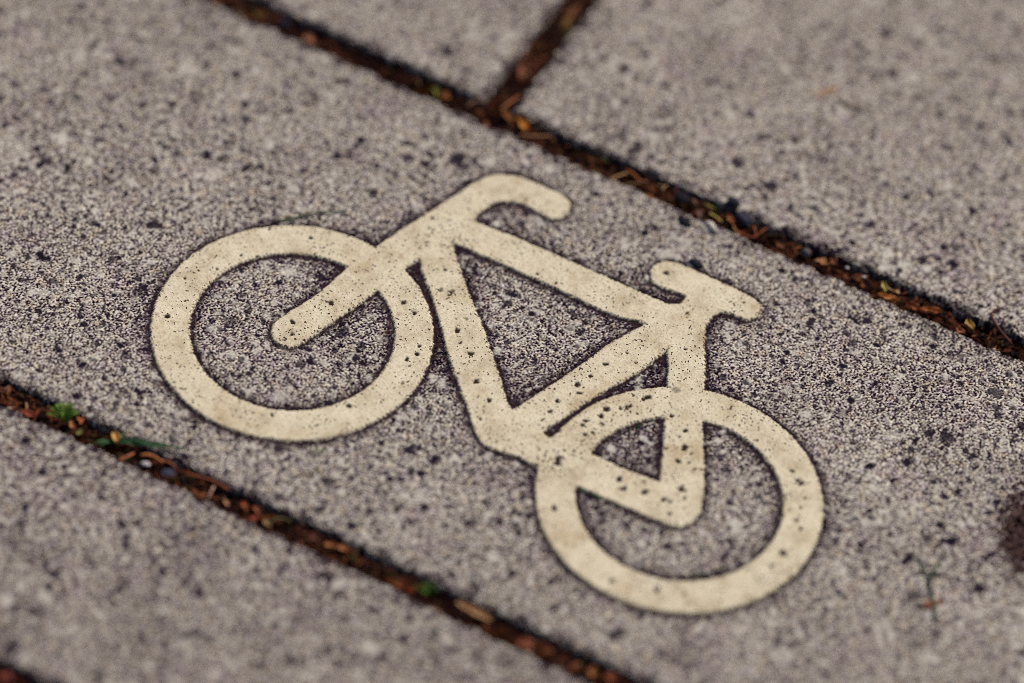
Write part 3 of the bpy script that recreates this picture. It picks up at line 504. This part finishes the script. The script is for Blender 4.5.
def leaf_mesh(name, pts, z, wid, curl, rnd):
    """A torn, curled leaf fragment with a ragged outline, a fold along the middle and real thickness."""
    a, b = Vector((*pts[0], 0)), Vector((*pts[1], 0)); d = b - a; L = d.length; d.normalize(); s = Vector((-d.y, d.x, 0))
    n, m = 16, 8; top = []
    ph = rnd.uniform(0, 6); bend = rnd.uniform(-.10, .10) * L; tw = rnd.uniform(-.5, .5)
    prof = rnd.uniform(.55, 1.0); skew = rnd.uniform(.38, .62)
    for i in range(n + 1):
        t = i / n
        wh = wid * .5 * (max(.0, math.sin(math.pi * (t ** (math.log(.5) / math.log(skew)))) ) ** prof * .92 + .08)
        el = 1 + .28 * math.sin(9 * t + ph) + rnd.uniform(-.3, .2); er = 1 + .28 * math.sin(8 * t + 2 * ph) + rnd.uniform(-.3, .2)
        for j in range(m + 1):
            q = j / m * 2 - 1
            o = q * wh * (er if q > 0 else el)
            zz = curl * wid * .42 * (q * q) + curl * .5 * wid * .35 * math.sin(math.pi * t) + .10 * wid * math.sin(5 * t + 3 * q + ph) * (.4 if curl > .1 else .05) + tw * o * .5 * (curl > .1)
            p = a + d * (t * L) + s * (o + bend * math.sin(math.pi * t)); top.append(Vector((p.x, p.y, z + zz)) * MM)
    th = (.10 if curl > .1 else .2) * MM
    bot = [p - Vector((0, 0, th)) for p in top]; N = len(top); W_ = m + 1; fs = []
    for i in range(n):
        for j in range(m):
            q = i * W_ + j; fs.append((q, q + W_, q + W_ + 1, q + 1)); fs.append((N + q, N + q + 1, N + q + W_ + 1, N + q + W_))
    rim = [i * W_ for i in range(n + 1)] + [n * W_ + j for j in range(1, m + 1)] + [i * W_ + m for i in range(n - 1, -1, -1)] + [j for j in range(m - 1, 0, -1)]
    for q in range(len(rim)):
        r0, r1 = rim[q], rim[(q + 1) % len(rim)]; fs.append((r0, r1, r1 + N, r0 + N)[::-1])
    return py_mesh(name, top + bot, fs)

def husk_mesh(name, pts, z, wid, rnd):
    """Boat-shaped dry husk: a thick curled shell, open upwards, with a raised lit rim."""
    a, b = Vector((*pts[0], 0)), Vector((*pts[1], 0)); d = b - a; L = d.length; d.normalize(); s = Vector((-d.y, d.x, 0))
    n, m = 18, 10; outer, inner = [], []
    for i in range(n + 1):
        t = i / n; w = wid * .5 * (math.sin(math.pi * min(.985, max(.015, t))) ** .55) * (1 + .06 * math.sin(11 * t))
        for j in range(m + 1):
            an = math.pi * (j / m) * 1.08 - .04 * math.pi
            for R, L_ in ((1.0, outer), (.72, inner)):
                o = -math.cos(an) * w * R; zz = -math.sin(an) * w * .8 * R + .25 * math.sin(math.pi * t)
                p = a + d * (t * L) + s * o; L_.append(Vector((p.x, p.y, z + zz + wid * .2)) * MM)
    N = len(outer); W_ = m + 1; fs = []
    for i in range(n):
        for j in range(m):
            q = i * W_ + j; fs.append((q, q + 1, q + W_ + 1, q + W_)); fs.append((N + q, N + q + W_, N + q + W_ + 1, N + q + 1))
        for j in (0, m):
            q = i * W_ + j; fs.append((q, q + W_, N + q + W_, N + q))
    for i in (0, n):
        for j in range(m):
            q = i * W_ + j; fs.append((q, q + 1, N + q + 1, N + q))
    return py_mesh(name, outer + inner, fs)

import bmesh
def pebble_mesh(name, c, z, prm, jag):
    rx, ry, rz, ang, seed = prm; rnd = random.Random(seed)
    bm = bmesh.new(); bmesh.ops.create_icosphere(bm, subdivisions=4, radius=1)
    planes = []
    for _ in range(15 if jag < .4 else 11):
        n = Vector((rnd.gauss(0, 1), rnd.gauss(0, 1), rnd.gauss(0, 1))).normalized(); planes.append((n, rnd.uniform(.72, .95) - (jag - .3) * .35))
    rot = Matrix.Rotation(math.radians(ang), 3, 'Z')
    for v in bm.verts:
        p = v.co.copy()
        for n, dd in planes:                      # broken facets
            e = p.dot(n) - dd
            if e > 0: p -= n * e * .93
        k = 1 + .03 * math.sin(9 * p.x + seed) * math.sin(8 * p.y) + .02 * math.sin(17 * p.z + 13 * p.x)
        v.co = (rot @ Vector((p.x * rx * k, p.y * ry * k, p.z * rz * k)) + Vector((c[0], c[1], z))) * MM
    me = bpy.data.meshes.new(name); bm.to_mesh(me); bm.free()
    me.polygons.foreach_set('use_smooth', [True] * len(me.polygons)); return me

def blade_mesh(name, base, zb, tip, zt, w, rnd, arch=1.6):
    a, b = Vector((*base, zb)), Vector((*tip, zt)); n = 12
    d = (b - a); L = d.length; h = Vector((d.x, d.y, 0)).normalized() if Vector((d.x, d.y, 0)).length > .1 else Vector((1, 0, 0)); s = Vector((-h.y, h.x, 0))
    top = []
    for i in range(n + 1):
        t = i / n; p = a + d * t + Vector((0, 0, min(arch, .22 * L) * math.sin(math.pi * t)))
        ww = w * .5 * (.45 + .9 * t) * (1 - t ** 2.2) ** .6 if t < 1 else 0
        for q in (-1, -.5, 0, .5, 1):
            top.append((p + s * (q * ww) + Vector((0, 0, abs(q) * ww * .55))) * MM)
    bot = [p - Vector((0, 0, .12 * MM)) for p in top]; N = len(top); fs = []
    for i in range(n):
        for j in range(4):
            q = i * 5 + j; fs.append((q, q + 1, q + 6, q + 5)); fs.append((N + q, N + q + 5, N + q + 6, N + q + 1))
        for j in (0, 4):
            q = i * 5 + j; fs.append((q, q + 5, N + q + 5, N + q))
    return py_mesh(name, top + bot, fs)

GROUP = {'pine_needle': 'dry pine needles', 'twig': 'small twigs', 'dry_leaf': 'dry leaf scraps', 'pebble': 'loose pebbles and chips', 'seed_husk': 'dry seed husks',
         'grass_stalk': 'thin grass stalks', 'grass_straw': 'yellow grass straws', 'bud_scale': 'orange bud scales', 'moss_tuft': 'moss tufts', 'grass_tuft': 'grass tufts'}
for q, (name, cat, label, shape, col, pts, z, prm, x) in enumerate(BITS):
    rnd = random.Random(100 + q)
    if shape == 'needle': me = needle_mesh(name, pts, z, prm, x, rnd); mt = organic(col, .55, .45, 500)
    elif shape == 'leaf':
        me = husk_mesh(name, pts, z, prm, rnd) if (name == 'seed_husk' and prm > 2) else leaf_mesh(name, pts, z, prm * .78, x, rnd)
        mt = organic(tuple(c * .85 for c in col), .75, .8, 480)
    else: me = pebble_mesh(name, pts[0], z, prm, x); mt = organic(col, .7, .45, 900)
    tag(link(name, me, mt), label, cat, GROUP.get(name))

for q, (name, cat, label, base, zb, tips, col, w) in enumerate(PLANTS):
    rnd = random.Random(500 + q)
    e = bpy.data.objects.new(name, None); COL.objects.link(e); e.location = (base[0] * MM, base[1] * MM, zb * MM); e.empty_display_size = .005
    tag(e, label, cat, GROUP.get(name))
    part = 'blade' if name == 'grass_tuft' else 'leaf'
    mt = organic(col, .5, .5, 380)
    for (tip, zt) in tips:
        rel = (tip[0] - base[0], tip[1] - base[1])
        st = (0, 0)
        if name == 'moss_tuft': st = (rel[0] * rnd.uniform(.2, .6), rel[1] * rnd.uniform(.2, .6))
        me = blade_mesh(part, st, 0, rel, zt - zb, w * rnd.uniform(.8, 1.15), rnd)
        link(part, me, mt, e)

# ------------------------------------------------------------------ countless crumbs of leaf and needle lying on the soil
rnd = random.Random(77); vs, fs = [], []
def crumb(x, y, z, base_a):
    n0 = len(vs); L = rnd.choice((.8, 1.2, 1.8, 2.6, 4.0, 5.5, 7.5)) * rnd.uniform(.7, 1.2); thin = rnd.random() < .68
    w = rnd.uniform(.28, .6) if thin else min(L, 2.8) * rnd.uniform(.3, .7)
    if not thin: L = min(L, 3.6)
    a = rnd.uniform(0, 6.28) if not thin else rnd.gauss(base_a, .75); c, s = math.cos(a), math.sin(a); ti = rnd.uniform(-.5, .5); cu = rnd.uniform(.1, .5)
    for i in range(5):
        t = i / 4; ww = w * .5 * (1 if thin else (math.sin(math.pi * (.12 + .76 * t)))) * rnd.uniform(.7, 1.2)
        for q in (-1, 0, 1):
            px, py = (t - .5) * L, q * ww
            vs.append(Vector((x + c * px - s * py, y + s * px + c * py, z + ti * q * ww + cu * (q * q * ww - .6 * L * (t - .5) ** 2) + .15 * w)) * MM)
    for i in range(4):
        for j in range(2):
            k = n0 + i * 3 + j; fs.append((k, k + 1, k + 4, k + 3))
for (x0, x1, y0, y1), n in zip(strips, (3400, 3200, 1200, 900)):
    for _ in range(n):
        if x1 - x0 > y1 - y0: x = rnd.uniform(x0, x1); y = rnd.uniform(y0 + 1.6, y1 - 1.8); cl = math.sin(x * .09 + y0) + math.sin(x * .23 + 1.3 * y0)
        else: x = rnd.uniform(x0 + 1.8, x1 - 1.8); y = rnd.uniform(y0, y1); cl = math.sin(y * .11) + math.sin(y * .27)
        if cl < -.15 and rnd.random() < .85: continue
        if x1 - x0 > y1 - y0 and y0 > 0 and (-132 < x < -84 or -38 < x < -18) and rnd.random() < .8: continue      # bare black stretches of the far joint
        crumb(x, y, -3.0 + rnd.uniform(-.6, 1.6), 0 if x1 - x0 > y1 - y0 else 1.57)
tag(link('leaf_crumbs', py_mesh('leaf_crumbs', vs, fs), LITTER), kind='stuff')

# ------------------------------------------------------------------ daylight
SUN_EL, SUN_AZ = 47.0, 66.0           # azimuth measured from +x towards +y: light comes from beyond the far joint
w = bpy.data.worlds.new('World'); SC.world = w; w.use_nodes = True
nt = w.node_tree; bg = nt.nodes['Background']; sky = nt.nodes.new('ShaderNodeTexSky'); sky.sky_type = 'NISHITA'; sky.sun_disc = False
sky.sun_elevation = math.radians(SUN_EL); sky.sun_rotation = math.radians(90 - SUN_AZ); sky.air_density = 1.0; sky.dust_density = 4.0
nt.links.new(sky.outputs[0], bg.inputs['Color']); bg.inputs['Strength'].default_value = .07
ld = bpy.data.lights.new('sun', 'SUN'); ld.energy = 2.8; ld.angle = math.radians(11); ld.color = (1.0, .93, .82)
lo = bpy.data.objects.new('sun', ld); COL.objects.link(lo)
el, az = math.radians(SUN_EL), math.radians(SUN_AZ)
dirn = Vector((math.cos(el) * math.cos(az), math.cos(el) * math.sin(az), math.sin(el)))
lo.rotation_euler = dirn.to_track_quat('Z', 'Y').to_euler(); lo.location = dirn * 3

# ------------------------------------------------------------------ camera
right = Vector((0.876576, 0.477253, 0.061995)); up = Vector((-0.400055, 0.650985, 0.645116)); fwd = Vector((-0.267526, 0.590295, -0.761566))
cd = bpy.data.cameras.new('camera'); cam = bpy.data.objects.new('camera', cd); COL.objects.link(cam)
cam.matrix_world = Matrix.Translation(-fwd * 1.76678) @ Matrix((right, up, -fwd)).transposed().to_4x4()
cd.sensor_width = 36; cd.lens = 175.78; cd.clip_start = .05; cd.clip_end = 200
cd.dof.use_dof = True; cd.dof.focus_distance = 1.7655; cd.dof.aperture_fstop = 2.4; cd.dof.aperture_blades = 0
SC.camera = cam
SC.cycles.pixel_filter_type = 'BLACKMAN_HARRIS'; SC.cycles.filter_width = 0.9
SC.cycles.use_denoising = False

SC.view_settings.view_transform = 'Standard'; SC.view_settings.look = 'None'; SC.view_settings.exposure = 0; SC.view_settings.gamma = 1
